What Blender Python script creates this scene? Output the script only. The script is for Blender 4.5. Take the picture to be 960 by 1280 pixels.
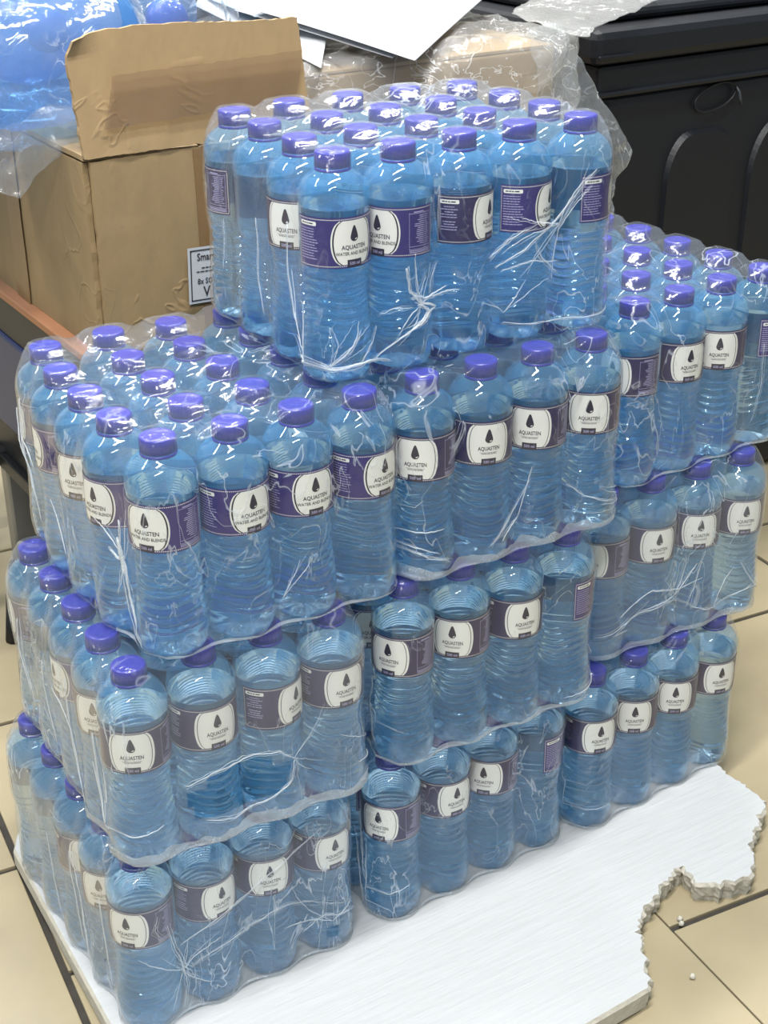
import bpy, bmesh, math, random
from math import sin, cos, pi, radians as R
from mathutils import Vector, Matrix, noise
random.seed(7)
for o in list(bpy.data.objects): bpy.data.objects.remove(o)
S = bpy.context.scene
COL = S.collection

# ---------------------------------------------------------------- camera
cam_d = bpy.data.cameras.new('camera'); cam = bpy.data.objects.new('camera', cam_d); COL.objects.link(cam)
yaw, pitch, roll = -0.5587, 0.4635, -0.0101
fw = Vector((-sin(yaw)*cos(pitch), cos(yaw)*cos(pitch), -sin(pitch)))
rt = Vector((cos(yaw), sin(yaw), 0)); up = rt.cross(fw)
rt2 = rt*cos(roll)+up*sin(roll); up2 = up*cos(roll)-rt*sin(roll)
CAM = Vector((-0.4207, -1.0219, 1.0596))
cam.matrix_world = Matrix(((rt2.x, up2.x, -fw.x, CAM.x), (rt2.y, up2.y, -fw.y, CAM.y), (rt2.z, up2.z, -fw.z, CAM.z), (0, 0, 0, 1)))
cam_d.sensor_fit = 'VERTICAL'; cam_d.sensor_height = 36; cam_d.lens = 1858.3/1280*36
cam_d.clip_start = 0.02; cam_d.clip_end = 50
S.camera = cam

# ---------------------------------------------------------------- light, exposure
w = bpy.data.worlds.new('room_light'); S.world = w; w.use_nodes = True
w.node_tree.nodes['Background'].inputs[0].default_value = (0.83, 0.93, 1.0, 1)
w.node_tree.nodes['Background'].inputs[1].default_value = 0.42
def lamp(name, loc, sx, sy, power, rz=0.0, tilt=(0, 0), col=(1, .985, .96)):
    d = bpy.data.lights.new(name, 'AREA'); d.shape = 'RECTANGLE'; d.size = sx; d.size_y = sy; d.energy = power; d.color = col
    o = bpy.data.objects.new(name, d); COL.objects.link(o); o.location = loc; o.rotation_euler = (tilt[0], tilt[1], rz)
for lx, ly, pw in ((-0.75, -1.15, 62), (0.15, -0.15, 62), (-1.0, 0.9, 46), (1.1, 1.0, 56), (0.4, 2.2, 40)):
    lamp('ceiling_tube_light', (lx, ly, 2.55), 0.12, 1.2, pw, R(-80))
S.view_settings.view_transform = 'Standard'; S.view_settings.look = 'None'
S.view_settings.gamma = 1; S.view_settings.use_curve_mapping = False
S.view_settings.exposure = 0.06
cy = S.cycles
cy.max_bounces = 24; cy.transmission_bounces = 24; cy.glossy_bounces = 8; cy.diffuse_bounces = 4
cy.transparent_max_bounces = 64; cy.sample_clamp_indirect = 9; cy.use_denoising = True
cy.caustics_reflective = True; cy.caustics_refractive = True; cy.blur_glossy = 0.3

# ---------------------------------------------------------------- materials
def mat(name):
    m = bpy.data.materials.new(name); m.use_nodes = True; m.node_tree.nodes.clear()
    N = m.node_tree.nodes; L = m.node_tree.links
    out = N.new('ShaderNodeOutputMaterial')
    return m, N, L, out
def node(N, t, **kw):
    n = N.new(t)
    for k, v in kw.items():
        if k.startswith('_'): setattr(n, k[1:], v)
        else:
            key = int(k[1:]) if k[0] == 'i' and k[1:].isdigit() else k
            n.inputs[key].default_value = v
    return n
def lin(h):
    c = [int(h[i:i+2], 16)/255 for i in (0, 2, 4)]
    return tuple(x/12.92 if x <= .04045 else ((x+.055)/1.055)**2.4 for x in c)+(1,)
def plain(name, hexcol, rough=.5, var=.0, scale=20, bump=0.0, bscale=80, metal=0, spec=.5, aniso=None, trans=0):
    m, N, L, out = mat(name)
    p = node(N, 'ShaderNodeBsdfPrincipled', Roughness=rough, Metallic=metal); p.inputs['Specular IOR Level'].default_value = spec
    c = lin(hexcol); p.inputs['Base Color'].default_value = c
    if var or bump:
        tc = N.new('ShaderNodeTexCoord')
        mp = node(N, 'ShaderNodeMapping'); mp.inputs['Scale'].default_value = aniso or (1, 1, 1)
        L.new(tc.outputs['Object'], mp.inputs[0])
    if var:
        n = node(N, 'ShaderNodeTexNoise', Scale=scale, Detail=6.0); L.new(mp.outputs[0], n.inputs['Vector'])
        r = N.new('ShaderNodeValToRGB'); r.color_ramp.elements[0].position = .3; r.color_ramp.elements[1].position = .7
        r.color_ramp.elements[0].color = tuple(x*(1-var) for x in c[:3])+(1,); r.color_ramp.elements[1].color = tuple(min(1, x*(1+var)) for x in c[:3])+(1,)
        L.new(n.outputs[0], r.inputs[0]); L.new(r.outputs[0], p.inputs['Base Color'])
    if bump:
        n2 = node(N, 'ShaderNodeTexNoise', Scale=bscale, Detail=5.0); L.new(mp.outputs[0], n2.inputs['Vector'])
        b = node(N, 'ShaderNodeBump', Strength=bump, Distance=.002); L.new(n2.outputs[0], b.inputs['Height']); L.new(b.outputs[0], p.inputs['Normal'])
    L.new(p.outputs[0], out.inputs[0]); return m

def thin_plastic(name, tint, haze_col, haze, gloss=1.0, rough=.06, streak=None, bump=None, edge=.55, scale=(1, 1, 1)):
    """clear thin sheet or wall: see-through with a tint, a glossy coat stronger at grazing angles, and a milky share"""
    m, N, L, out = mat(name)
    tr = node(N, 'ShaderNodeBsdfTransparent', Color=tint+(1,))
    gl = node(N, 'ShaderNodeBsdfGlossy', Color=(1, 1, 1, 1), Roughness=rough)
    lw = node(N, 'ShaderNodeLayerWeight', Blend=.5)
    pw = node(N, 'ShaderNodeMath', _operation='POWER', i1=3.5); L.new(lw.outputs['Facing'], pw.inputs[0])
    ma = node(N, 'ShaderNodeMath', _operation='MULTIPLY_ADD', i1=edge*gloss, i2=.032*gloss); L.new(pw.outputs[0], ma.inputs[0])
    df = node(N, 'ShaderNodeBsdfDiffuse', Color=haze_col+(1,)); tl = node(N, 'ShaderNodeBsdfTranslucent', Color=haze_col+(1,))
    md = node(N, 'ShaderNodeMixShader', i0=.5); L.new(df.outputs[0], md.inputs[1]); L.new(tl.outputs[0], md.inputs[2])
    mh = node(N, 'ShaderNodeMixShader', i0=haze); L.new(tr.outputs[0], mh.inputs[1]); L.new(md.outputs[0], mh.inputs[2])
    mg = N.new('ShaderNodeMixShader'); L.new(ma.outputs[0], mg.inputs[0]); L.new(mh.outputs[0], mg.inputs[1]); L.new(gl.outputs[0], mg.inputs[2])
    if streak or bump:
        tc = N.new('ShaderNodeTexCoord'); mp = N.new('ShaderNodeMapping'); mp.inputs['Scale'].default_value = scale
        L.new(tc.outputs['Object'], mp.inputs[0])
    if streak:      # crumpled, whitened film: thin ridged lines gathered in patches
        sc, amt = streak
        n1 = node(N, 'ShaderNodeTexNoise', Scale=sc, Detail=3.0, Distortion=1.2); L.new(mp.outputs[0], n1.inputs['Vector'])
        a = node(N, 'ShaderNodeMath', _operation='SUBTRACT', i1=.5); L.new(n1.outputs[0], a.inputs[0])
        b = node(N, 'ShaderNodeMath', _operation='ABSOLUTE'); L.new(a.outputs[0], b.inputs[0])
        c = node(N, 'ShaderNodeMapRange', i1=.0, i2=.014, i3=1.0, i4=.0); L.new(b.outputs[0], c.inputs[0])
        n2 = node(N, 'ShaderNodeTexNoise', Scale=sc*.35, Detail=2.0); L.new(mp.outputs[0], n2.inputs['Vector'])
        d = node(N, 'ShaderNodeMapRange', i1=.44, i2=.64, i3=0.0, i4=amt); L.new(n2.outputs[0], d.inputs[0])
        e = node(N, 'ShaderNodeMath', _operation='MULTIPLY'); L.new(c.outputs[0], e.inputs[0]); L.new(d.outputs[0], e.inputs[1])
        f = node(N, 'ShaderNodeMath', _operation='ADD', i1=haze, _use_clamp=True); L.new(e.outputs[0], f.inputs[0])
        L.new(f.outputs[0], mh.inputs[0])
    if bump:
        sc, st, dist = bump
        n3 = node(N, 'ShaderNodeTexNoise', Scale=sc, Detail=4.0, Distortion=1.6); L.new(mp.outputs[0], n3.inputs['Vector'])
        a = node(N, 'ShaderNodeMath', _operation='SUBTRACT', i1=.5); L.new(n3.outputs[0], a.inputs[0])
        b = node(N, 'ShaderNodeMath', _operation='ABSOLUTE'); L.new(a.outputs[0], b.inputs[0])
        bp = node(N, 'ShaderNodeBump', Strength=st, Distance=dist); L.new(b.outputs[0], bp.inputs['Height'])
        L.new(bp.outputs[0], gl.inputs['Normal'])
    L.new(mg.outputs[0], out.inputs[0]); return m
def glass(name, col, ior):
    m, N, L, out = mat(name)
    g = node(N, 'ShaderNodeBsdfGlass', Color=col+(1,), Roughness=.0, IOR=ior)
    L.new(g.outputs[0], out.inputs[0]); return m

M_pet = thin_plastic('blue_tinted_plastic', (.85, .95, 1.0), (.12, .56, 1.0), .17, rough=.035, edge=.7)
M_water = glass('water', (.93, .975, 1.0), 1.33)
M_cap = plain('blue_cap_plastic', '1c1d8a', .28, spec=.5)
M_film = thin_plastic('shrink_film', (.985, .99, .995), (.86, .93, 1.0), .02, rough=.10, streak=(24, .65), bump=(24, .6, .004), edge=.6, scale=(1, 1, .55))
M_film_heavy = thin_plastic('crumpled_shrink_film', (.985, .99, .995), (.84, .92, 1.0), .13, rough=.12, streak=(30, .8), bump=(32, .9, .004), edge=.7, scale=(1, 1, .35))
M_film_top = thin_plastic('stretched_film', (.97, .975, .985), (.80, .87, .96), .07, gloss=.7, rough=.12, streak=(14, .5), bump=(13, .6, .006), edge=.6)
M_hem = thin_plastic('crumpled_film_edge', (.97, .98, .99), (.9, .95, .99), .42, rough=.15, streak=(70, .75), bump=(90, .9, .003), edge=.6)
M_crease = thin_plastic('gathered_film', (.95, .97, .99), (.93, .96, .98), .42, rough=.2, streak=(160, .5), bump=(160, .8, .002))
M_label_a = plain('violet_label', '37306f', .38)
M_label_b = plain('dark_violet_label', '332e55', .38)
M_white = plain('label_white', 'e6e7e2', .42)
M_ink = plain('label_ink', '262238', .45)
M_lav = plain('label_lavender_print', 'a9a6cc', .5)
M_foam = plain('white_foam', 'b4b7b8', .8, var=.03, scale=60, bump=.7, bscale=60, aniso=(.25, 2.6, 1))
M_foam_broken = plain('broken_foam', 'b9b6aa', .85, var=.06, scale=90, bump=.9, bscale=120)
M_tile = plain('beige_tile', '9a8f74', .3, var=.09, scale=7, bump=.05, bscale=60)
M_grout = plain('dark_grout', '35312c', .9, var=.2, scale=60)
def cardboard(name, hexcol, crease):
    m = plain(name, hexcol, .8, var=.06, scale=45, bump=.22, bscale=160, aniso=(1, 1, .4))
    N, L = m.node_tree.nodes, m.node_tree.links
    b0 = next(n for n in N if n.type == 'BUMP'); p = next(n for n in N if n.type == 'BSDF_PRINCIPLED'); tc = next(n for n in N if n.type == 'TEX_COORD')
    n = node(N, 'ShaderNodeTexNoise', Scale=9.0, Detail=3.0, Distortion=.8); L.new(tc.outputs['Object'], n.inputs['Vector'])
    a = node(N, 'ShaderNodeMath', _operation='SUBTRACT', i1=.5); L.new(n.outputs[0], a.inputs[0])
    c = node(N, 'ShaderNodeMath', _operation='ABSOLUTE'); L.new(a.outputs[0], c.inputs[0])
    d = node(N, 'ShaderNodeMapRange', i1=.0, i2=.018, i3=1.0, i4=.0); L.new(c.outputs[0], d.inputs[0])
    n2 = node(N, 'ShaderNodeTexNoise', Scale=5.0, Detail=1.0); L.new(tc.outputs['Object'], n2.inputs['Vector'])
    e = node(N, 'ShaderNodeMapRange', i1=.5, i2=.62, i3=0.0, i4=1.0); L.new(n2.outputs[0], e.inputs[0])
    g = node(N, 'ShaderNodeMath', _operation='MULTIPLY'); L.new(d.outputs[0], g.inputs[0]); L.new(e.outputs[0], g.inputs[1])
    b1 = node(N, 'ShaderNodeBump', Strength=crease, Distance=.004); L.new(g.outputs[0], b1.inputs['Height']); L.new(b0.outputs[0], b1.inputs['Normal']); L.new(b1.outputs[0], p.inputs['Normal'])
    return m
M_card = cardboard('cardboard', '8d7754', .25); M_card_flap = cardboard('creased_cardboard', '917a57', .28)
M_card_in = plain('cardboard_inside', '9a7c52', .85, var=.08, scale=40, bump=.15, bscale=150)
M_residue = thin_plastic('clear_old_tape', (.9, .86, .80), (.45, .36, .25), .10, rough=.3, edge=.3)
M_tape = plain('brown_tape', '7b6140', .35, var=.08, scale=25)
M_black = plain('black_plastic', '101216', .45, var=.12, scale=40, bump=.15, bscale=400)
M_tote = plain('black_bin_plastic', '070b13', .5, var=.1, scale=14, bump=.25, bscale=500)
M_steel = plain('grey_steel', '8d8f90', .35, metal=.8, var=.1, scale=20)
M_wood = plain('wood_board', '9a6a48', .6, var=.2, scale=30, aniso=(1, .1, 1), bump=.2)
M_blue = plain('blue_plastic', '10224e', .4, var=.1)
M_paper = plain('white_paper', 'b0b3b6', .6, var=.015, scale=8)
M_paper_b = plain('pale_blue_paper', 'bcd3e6', .6, var=.03, scale=8)
M_print = plain('black_print', '2b2d30', .6)
M_bag = thin_plastic('clear_bag', (.965, .975, .98), (.86, .9, .92), .10, rough=.12, streak=(16, .55), bump=(20, .8, .008), edge=.6)
M_bigpet = thin_plastic('big_bottle_plastic', (.42, .66, .92), (.12, .33, .64), .34, rough=.08, bump=(14, .3, .006))
M_bag_white = thin_plastic('crumpled_bag', (.95, .955, .96), (.9, .91, .9), .2, rough=.12, streak=(22, .85), bump=(26, .9, .008), edge=.6)
M_bluecap = plain('blue_lid', '1f4fa8', .3)
M_zip = plain('grey_print', '3c4046', .5)

# ---------------------------------------------------------------- helpers
def link(name, me, m=None, parent=None):
    o = bpy.data.objects.new(name, me); COL.objects.link(o)
    if m is not None:
        for q in (m if isinstance(m, (list, tuple)) else [m]): me.materials.append(q)
    if parent is not None: o.parent = parent
    return o
def pyd(name, v, f, mi=None, smooth=True):
    me = bpy.data.meshes.new(name); me.from_pydata([tuple(x) for x in v], [], f)
    if smooth: me.polygons.foreach_set('use_smooth', [True]*len(me.polygons))
    if mi: me.polygons.foreach_set('material_index', mi)
    me.update(); return me
def tag(o, label=None, cat=None, group=None, kind=None):
    if label: o['label'] = label
    if cat: o['category'] = cat
    if group: o['group'] = group
    if kind: o['kind'] = kind
    return o
def empty(name, loc=(0, 0, 0), rz=0):
    o = bpy.data.objects.new(name, None); COL.objects.link(o); o.location = loc; o.rotation_euler = (0, 0, rz); o.empty_display_size = .02
    return o
def bm_mesh(bm, name, smooth=False):
    bmesh.ops.recalc_face_normals(bm, faces=bm.faces)
    me = bpy.data.meshes.new(name); bm.to_mesh(me); bm.free()
    if smooth: me.polygons.foreach_set('use_smooth', [True]*len(me.polygons))
    return me
def box_bm(x0, x1, y0, y1, z0, z1, bev=0.0, seg=2):
    bm = bmesh.new()
    bmesh.ops.create_cube(bm, size=1, matrix=Matrix.Translation(((x0+x1)/2, (y0+y1)/2, (z0+z1)/2)) @ Matrix.Diagonal((x1-x0, y1-y0, z1-z0, 1)))
    if bev: bmesh.ops.bevel(bm, geom=bm.edges[:], offset=bev, segments=seg, affect='EDGES', profile=.5)
    return bm
def box(name, dims, m, parent=None, bev=.0015, mx=None):
    bm = box_bm(*dims, bev=bev)
    if mx is not None: bmesh.ops.transform(bm, matrix=mx, verts=bm.verts)
    return link(name, bm_mesh(bm, name), m, parent)
def tube_geo(path, rad, n=8, caps=True):
    v, f = [], []; P = [Vector(p) for p in path]
    u = None
    for i, p in enumerate(P):
        t = (P[min(i+1, len(P)-1)]-P[max(i-1, 0)]).normalized()
        if u is None: u = t.orthogonal().normalized()
        u = (u-t*u.dot(t)).normalized() if (u-t*u.dot(t)).length > 1e-6 else t.orthogonal().normalized()
        b = t.cross(u); r = rad[i] if isinstance(rad, (list, tuple)) else rad
        for k in range(n):
            a = 2*pi*k/n; v.append(p+(u*cos(a)+b*sin(a))*r)
    for i in range(len(P)-1):
        for k in range(n):
            f.append((i*n+k, i*n+(k+1) % n, (i+1)*n+(k+1) % n, (i+1)*n+k))
    if caps: f.append(tuple(range(n-1, -1, -1))); f.append(tuple(len(v)-n+k for k in range(n)))
    return v, f
def merge(parts):
    V, F = [], []
    for v, f in parts:
        b = len(V); V += list(v); F += [tuple(b+i for i in q) for q in f]
    return V, F
def tube(name, path, rad, m, parent=None, n=8):
    v, f = tube_geo(path, rad, n); return link(name, pyd(name, v, f), m, parent)
def ss(a, b, x):
    t = max(0, min(1, (x-a)/(b-a))); return t*t*(3-2*t)
def text_flat(body, width, font_scale_y=1.0):
    """flat triangulated lettering centred on the origin, scaled to the given width"""
    c = bpy.data.curves.new('lettering', 'FONT'); c.body = body; c.align_x = 'CENTER'; c.align_y = 'CENTER'; c.resolution_u = 2; c.offset = .018
    o = bpy.data.objects.new('lettering', c); COL.objects.link(o)
    dg = bpy.context.evaluated_depsgraph_get(); ev = o.evaluated_get(dg); me = ev.to_mesh()
    v = [tuple(q.co) for q in me.vertices]; f = [tuple(p.vertices) for p in me.polygons]
    ev.to_mesh_clear(); bpy.data.objects.remove(o); bpy.data.curves.remove(c)
    x0 = min(q[0] for q in v); x1 = max(q[0] for q in v); y0 = min(q[1] for q in v); y1 = max(q[1] for q in v); s = width/(x1-x0)
    return [((q[0]-(x0+x1)/2)*s, (q[1]-(y0+y1)/2)*s*font_scale_y) for q in v], f

# ---------------------------------------------------------------- the bottle
H = 0.1933; HP = 0.1958; NB = 48
prof = [(0.0, .026), (.0015, .0272), (.006, .0292), (.012, .0302), (.020, .0305), (.034, .0302), (.055, .0283), (.075, .0273), (.090, .0281), (.0975, .0299),
        (.0985, .0299), (.1465, .0299), (.1485, .0302), (.153, .0305), (.158, .0303), (.163, .0292), (.168, .0266), (.172, .0232), (.175, .0190), (.1775, .0152),
        (.179, .0138), (.181, .0134), (.186, .0134)]
def rad_at(z):
    for (a, ra), (b, rb) in zip(prof, prof[1:]):
        if a <= z <= b: return ra+(rb-ra)*(z-a)/(b-a)
    return prof[-1][1] if z > .1 else prof[0][1]
def body_r(z, t):
    r = rad_at(z)
    if .020 < z < .097:      # wavy moulded ribs
        k = ss(.020, .028, z)*(1-ss(.090, .097, z))
        ph = 2*pi*z/.0080+1.3*sin(2*t+.6)+.9*sin(3*t+z*40)
        r -= k*.0019*(.5+.5*cos(ph))**1.8
    if z < .018:              # five-lobed foot
        k = 1-ss(.006, .018, z); r -= k*.0022*(.5+.5*cos(5*t))**3
    return r
def z_levels(z0, z1):
    zs = set([z0, z1]+[q[0] for q in prof if z0 < q[0] < z1])
    z = .0205
    while z < .097:
        if z0 < z < z1: zs.add(round(z, 5))
        z += .0011
    return sorted(zs)
def lathe_var(zs, rf, n, bottom=True, top=False, foot=True):
    v, f = [], []
    if bottom:
        v.append((0, 0, zs[0]+.006 if foot else zs[0]))
        for q in (.45, .8):
            for k in range(n):
                t = 2*pi*k/n; r = rf(zs[0], t)*q; v.append((r*sin(t), -r*cos(t), zs[0]+(.004*(1-q)*2.2*(.6+.4*cos(5*t)) if foot else 0)))
        for k in range(n):
            f.append((0, 1+(k+1) % n, 1+k)); f.append((1+k, 1+(k+1) % n, 1+n+(k+1) % n, 1+n+k))
        base = 1+n
    else: base = None
    for z in zs:
        b = len(v)
        for k in range(n):
            t = 2*pi*k/n; r = rf(z, t); v.append((r*sin(t), -r*cos(t), z))
        if base is not None:
            for k in range(n): f.append((base+k, base+(k+1) % n, b+(k+1) % n, b+k))
        base = b
    if top:
        v.append((0, 0, zs[-1])); c = len(v)-1
        for k in range(n): f.append((base+k, base+(k+1) % n, c))
    return v, f
v, f = lathe_var(z_levels(0, .186), body_r, NB); ME_body = pyd('bottle_body', v, f); ME_body.materials.append(M_pet)
WL = .1495
v, f = lathe_var([z+(.0008 if i == 0 else 0) for i, z in enumerate(z_levels(0, WL))], lambda z, t: body_r(z, t)-.0005, NB, top=True)
ME_water = pyd('water', v, f, smooth=True); ME_water.materials.append(M_water)
for p in ME_water.polygons:
    if len(p.vertices) == 3 and p.center.z > .1: p.use_smooth = False
# cap: knurled skirt, bevelled top with a shallow ring
n = 96; rings = [(.1800, .0142), (.1803, .0150), (.1915, .0150), (.1926, .0146), (.1931, .0138), (H, .0125), (H, .0105), (H-.0003, .0100), (H-.0003, .004)]
v, f = [], []
for i, (z, r) in enumerate(rings):
    for k in range(n):
        t = 2*pi*k/n; rr = r+(.00025 if (k % 4 < 2 and .1802 < z < .192) else 0); v.append((rr*sin(t), -rr*cos(t), z))
    if i:
        for k in range(n): f.append(((i-1)*n+k, (i-1)*n+(k+1) % n, i*n+(k+1) % n, i*n+k))
v.append((0, 0, H-.0003)); f += [((len(rings)-1)*n+k, (len(rings)-1)*n+(k+1) % n, len(v)-1) for k in range(n)]
ME_cap = pyd('cap', v, f); ME_cap.materials.append(M_cap)
n = 40; rings = [(.1768, .0150), (.1766, .0154), (.1792, .0155), (.1795, .0148)]; v, f = [], []
rings = [(.1772, .0146), (.1771, .0153), (.1792, .0154), (.1795, .0147)]
for i, (z, r) in enumerate(rings):
    for k in range(n):
        t = 2*pi*k/n; v.append((r*sin(t), -r*cos(t), z))
    if i:
        for k in range(n): f.append(((i-1)*n+k, (i-1)*n+(k+1) % n, i*n+(k+1) % n, i*n+k))
ME_ring = pyd('tamper_ring', v, f); ME_ring.materials.append(M_cap)
# printed label
RL = .03025; LZ = .1225
class Art:
    def __init__(s): s.v = []; s.f = []; s.m = []
    def add(s, v, f, layer, mi):
        b = len(s.v)
        for x, y in v:
            r = RL+layer*.00009; t = x/RL; s.v.append((r*sin(t), -r*cos(t), LZ+y))
        for q in f: s.f.append(tuple(b+i for i in q)); s.m.append(mi)
    def rect(s, x0, x1, y0, y1, layer, mi):
        k = max(1, int((x1-x0)/.0025)); v = []; f = []
        for i in range(k+1):
            x = x0+(x1-x0)*i/k; v += [(x, y0), (x, y1)]
        for i in range(k): f.append((2*i, 2*i+2, 2*i+3, 2*i+1))
        s.add(v, f, layer, mi)
    def strip(s, left, right, y0, y1, layer, mi, nx=12, ny=12):
        v = []; f = []
        for j in range(ny+1):
            y = y0+(y1-y0)*j/ny; a = left(y); b = right(y)
            for i in range(nx+1): v.append((a+(b-a)*i/nx, y))
        for j in range(ny):
            for i in range(nx): q = j*(nx+1)+i; f.append((q, q+1, q+nx+2, q+nx+1))
        s.add(v, f, layer, mi)
    def text(s, body, width, x, y, layer, mi, sy=1.0):
        v, f = text_flat(body, width, sy); s.add([(a+x, b+y) for a, b in v], f, layer, mi)
    def mesh(s, name, mats):
        me = pyd(name, s.v, s.f, s.m)
        for m in mats: me.materials.append(m)
        return me
HL = .0215
def make_label(design):
    rnd = random.Random(3+design)
    a = Art(); X0, X1 = -.0535, .0535
    a.rect(X0, X1, -HL, HL, 0, 0)
    x = X0+.001
    while x < X1-.001:
        a.rect(x, x+.0009, HL-.0022, HL-.0014, 1, 1); a.rect(x, x+.0009, -HL+.0014, -HL+.0022, 1, 1); x += .0017
    y = -HL+.003
    while y < HL-.003:
        a.rect(X0+.0008, X0+.0015, y, y+.0009, 1, 1); a.rect(X1-.0015, X1-.0008, y, y+.0009, 1, 1); y += .0017
    # text panel: white heading tab and lines of small print
    a.rect(-.0500, -.0335, HL-.0075, HL-.0040, 1, 1); a.rect(-.0505, -.0330, HL-.0070, HL-.0045, 1, 1)
    x = -.0485
    for wd in (.0050, .0018, .0042): a.rect(x, x+wd, HL-.0063, HL-.0052, 2, 3); x += wd+.0007
    y = HL-.0105
    for k in range(12 if design == 0 else 10):
        if design == 1 and k == 5: y -= .0017; continue
        ln = .019*rnd.uniform(.75, 1) if design == 0 else .016*rnd.uniform(.45, 1)
        x = -.0505 if design == 0 else -.0420-ln/2; e = x+ln
        while x < e:
            wd = rnd.uniform(.0012, .0034); a.rect(x, min(e, x+wd), y, y+.00075, 1, 2); x += wd+.0005
        y -= .0023
    # table panel
    for yy in (HL-.0062, -HL+.0085, -HL+.0060): a.rect(.0285, .0500, yy, yy+.0004, 1, 2)
    for xx in (.0285, .0432, .0446, .0500):
        y = -HL+.0062
        while y < HL-.0045: a.rect(xx-.0002, xx+.0003, y, y+.0012, 1, 2); y += .0019
    a.rect(.0325, .0425, HL-.0053, HL-.0043, 1, 2)
    y = HL-.0085
    while y > -HL+.0095:
        ln = rnd.uniform(.004, .0095); a.rect(.0425-ln, .0425, y, y+.0007, 1, 2); a.rect(.0455, .0455+rnd.uniform(.001, .003), y, y+.0007, 1, 2); y -= .0017
    for yy in (-HL+.0046, -HL+.0032): a.rect(.0285, .0500, yy, yy+.0007, 1, 2)
    ml = a.mesh('label', [M_label_a if design == 0 else M_label_b, M_white, M_lav, M_ink])
    # emblem
    e = Art(); hw, tw = (.0208, .0118) if design == 0 else (.0206, .0138)
    he = HL-.0030
    def edge(off):
        return lambda y: (tw+(hw-tw)*math.sqrt(max(0, 1-(y/he)**2*.97)))-off
    o0 = edge(0)
    e.strip(lambda y: -o0(y), o0, -he, he, 2, 0)
    i0, i1 = (edge(.0014), edge(.0027)) if design == 0 else (edge(.0022), edge(.0028))
    e.strip(lambda y: -i0(y), lambda y: -i1(y), -he, he, 3, 1, 1, 14); e.strip(i1, i0, -he, he, 3, 1, 1, 14)
    dv = []; df = []; k = 24; cy_, r0 = .0045, .0037
    dv.append((0, cy_))
    for i in range(k):
        t = 2*pi*i/k; x = r0*sin(t); y = -r0*cos(t)
        if y > 0: q = y/r0; y = r0*q+.0062*q**1.5; x *= (1-q**1.2*.35)
        dv.append((x, cy_+y))
    df = [(0, 1+i, 1+(i+1) % k) for i in range(k)]
    e.add(dv, df, 3, 1)
    hv = [(.0006+.0022*cos(t), cy_-.0006-.0018*sin(t)) for t in [i*pi/16 for i in range(2, 9)]]; hv2 = [(x*.86, cy_+(y-cy_)*.62) for x, y in hv]
    e.add(hv+hv2, [(i, i+1, 7+i+1, 7+i) for i in range(6)], 4, 0)
    if design == 0:
        e.text('AQUASTEN', .0235, 0, -.0042, 3, 1, 1.15); e.text('WATER AND BLENDS', .0335, 0, -.0092, 3, 2, 1.15)
    else:
        e.text('AQUASTEN', .0205, 0, -.0050, 3, 1, 1.35); e.rect(-.0085, .0085, -.00865, -.0084, 3, 1); e.text('WATER AND BLENDS', .0145, 0, -.0097, 3, 1, 1.2)
    e.rect(-.0068, .0068, -HL+.0006, -HL+.0070, 4, 1); e.text('500 ml', .0098, 0, -HL+.0038, 5, 3, 1.05)
    me = e.mesh('emblem', [M_white, M_ink, M_zip, M_lav])
    return ml, me
LABELS = [make_label(0), make_label(1)]

def bottle(x, y, z, rot, design, label, group):
    r = empty('water_bottle', (x, y, z), rot); tag(r, label, 'bottle', group)
    link('bottle_body', ME_body, None, r); link('water', ME_water, None, r)
    c = link('cap', ME_cap, None, r); link('tamper_ring', ME_ring, None, c)
    l = link('label', LABELS[design][0], None, r); link('emblem', LABELS[design][1], None, l)
    return r

# ---------------------------------------------------------------- packs
PX, PY = .0637, .0623
def grid(nx, ny, x0, y0, th, px=PX, py=PY):
    return {(i, j): Vector((x0+i*px*cos(th)-j*py*sin(th), y0+i*px*sin(th)+j*py*cos(th))) for i in range(nx) for j in range(ny)}
def relax(d, dmin=.0622):
    ks = list(d)
    for _ in range(120):
        for a in range(len(ks)):
            for b in range(a):
                q = d[ks[a]]-d[ks[b]]; l = q.length
                if l < dmin:
                    q = q/l*(dmin-l)/2; d[ks[a]] = d[ks[a]]+q; d[ks[b]] = d[ks[b]]-q
    return d
def with_spots(d, spots):
    for k, p in spots.items(): d[k] = Vector(p)
    return relax(d)
A3 = with_spots(grid(4, 5, .003, -.001, 0, .0625), {(0, 0): (0.0047, 0.0037), (1, 0): (0.0686, -0.0022), (2, 0): (0.1306, -0.0029), (3, 0): (0.189, -0.0042), (0, 1): (-0.006, 0.0593), (0, 2): (-0.0066, 0.1239), (0, 3): (-0.0049, 0.1865), (0, 4): (0.0053, 0.2503), (1, 1): (0.0571, 0.0556), (1, 2): (0.061, 0.1239), (1, 3): (0.0596, 0.1837), (1, 4): (0.0724, 0.2545), (2, 1): (0.1207, 0.0568), (2, 2): (0.1252, 0.1241), (2, 3): (0.1221, 0.1867), (2, 4): (0.1324, 0.2474)})
T4 = with_spots(grid(5, 4, .197, .038, -.01, .0636, .064), {(0, 0): (0.1974, 0.038), (1, 0): (0.2549, 0.0348), (2, 0): (0.3228, 0.0385), (3, 0): (0.3868, 0.0376), (4, 0): (0.452, 0.0338), (0, 1): (0.1989, 0.0994), (0, 2): (0.2054, 0.1687), (0, 3): (0.204, 0.2313), (1, 3): (0.2691, 0.2388), (2, 3): (0.331, 0.234), (3, 3): (0.3889, 0.2278), (4, 3): (0.4471, 0.2138), (4, 1): (0.4583, 0.0966), (4, 2): (0.4574, 0.1586)})
C3 = relax(grid(4, 5, .5440, .0455, .06, .0625, .0622))
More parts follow.
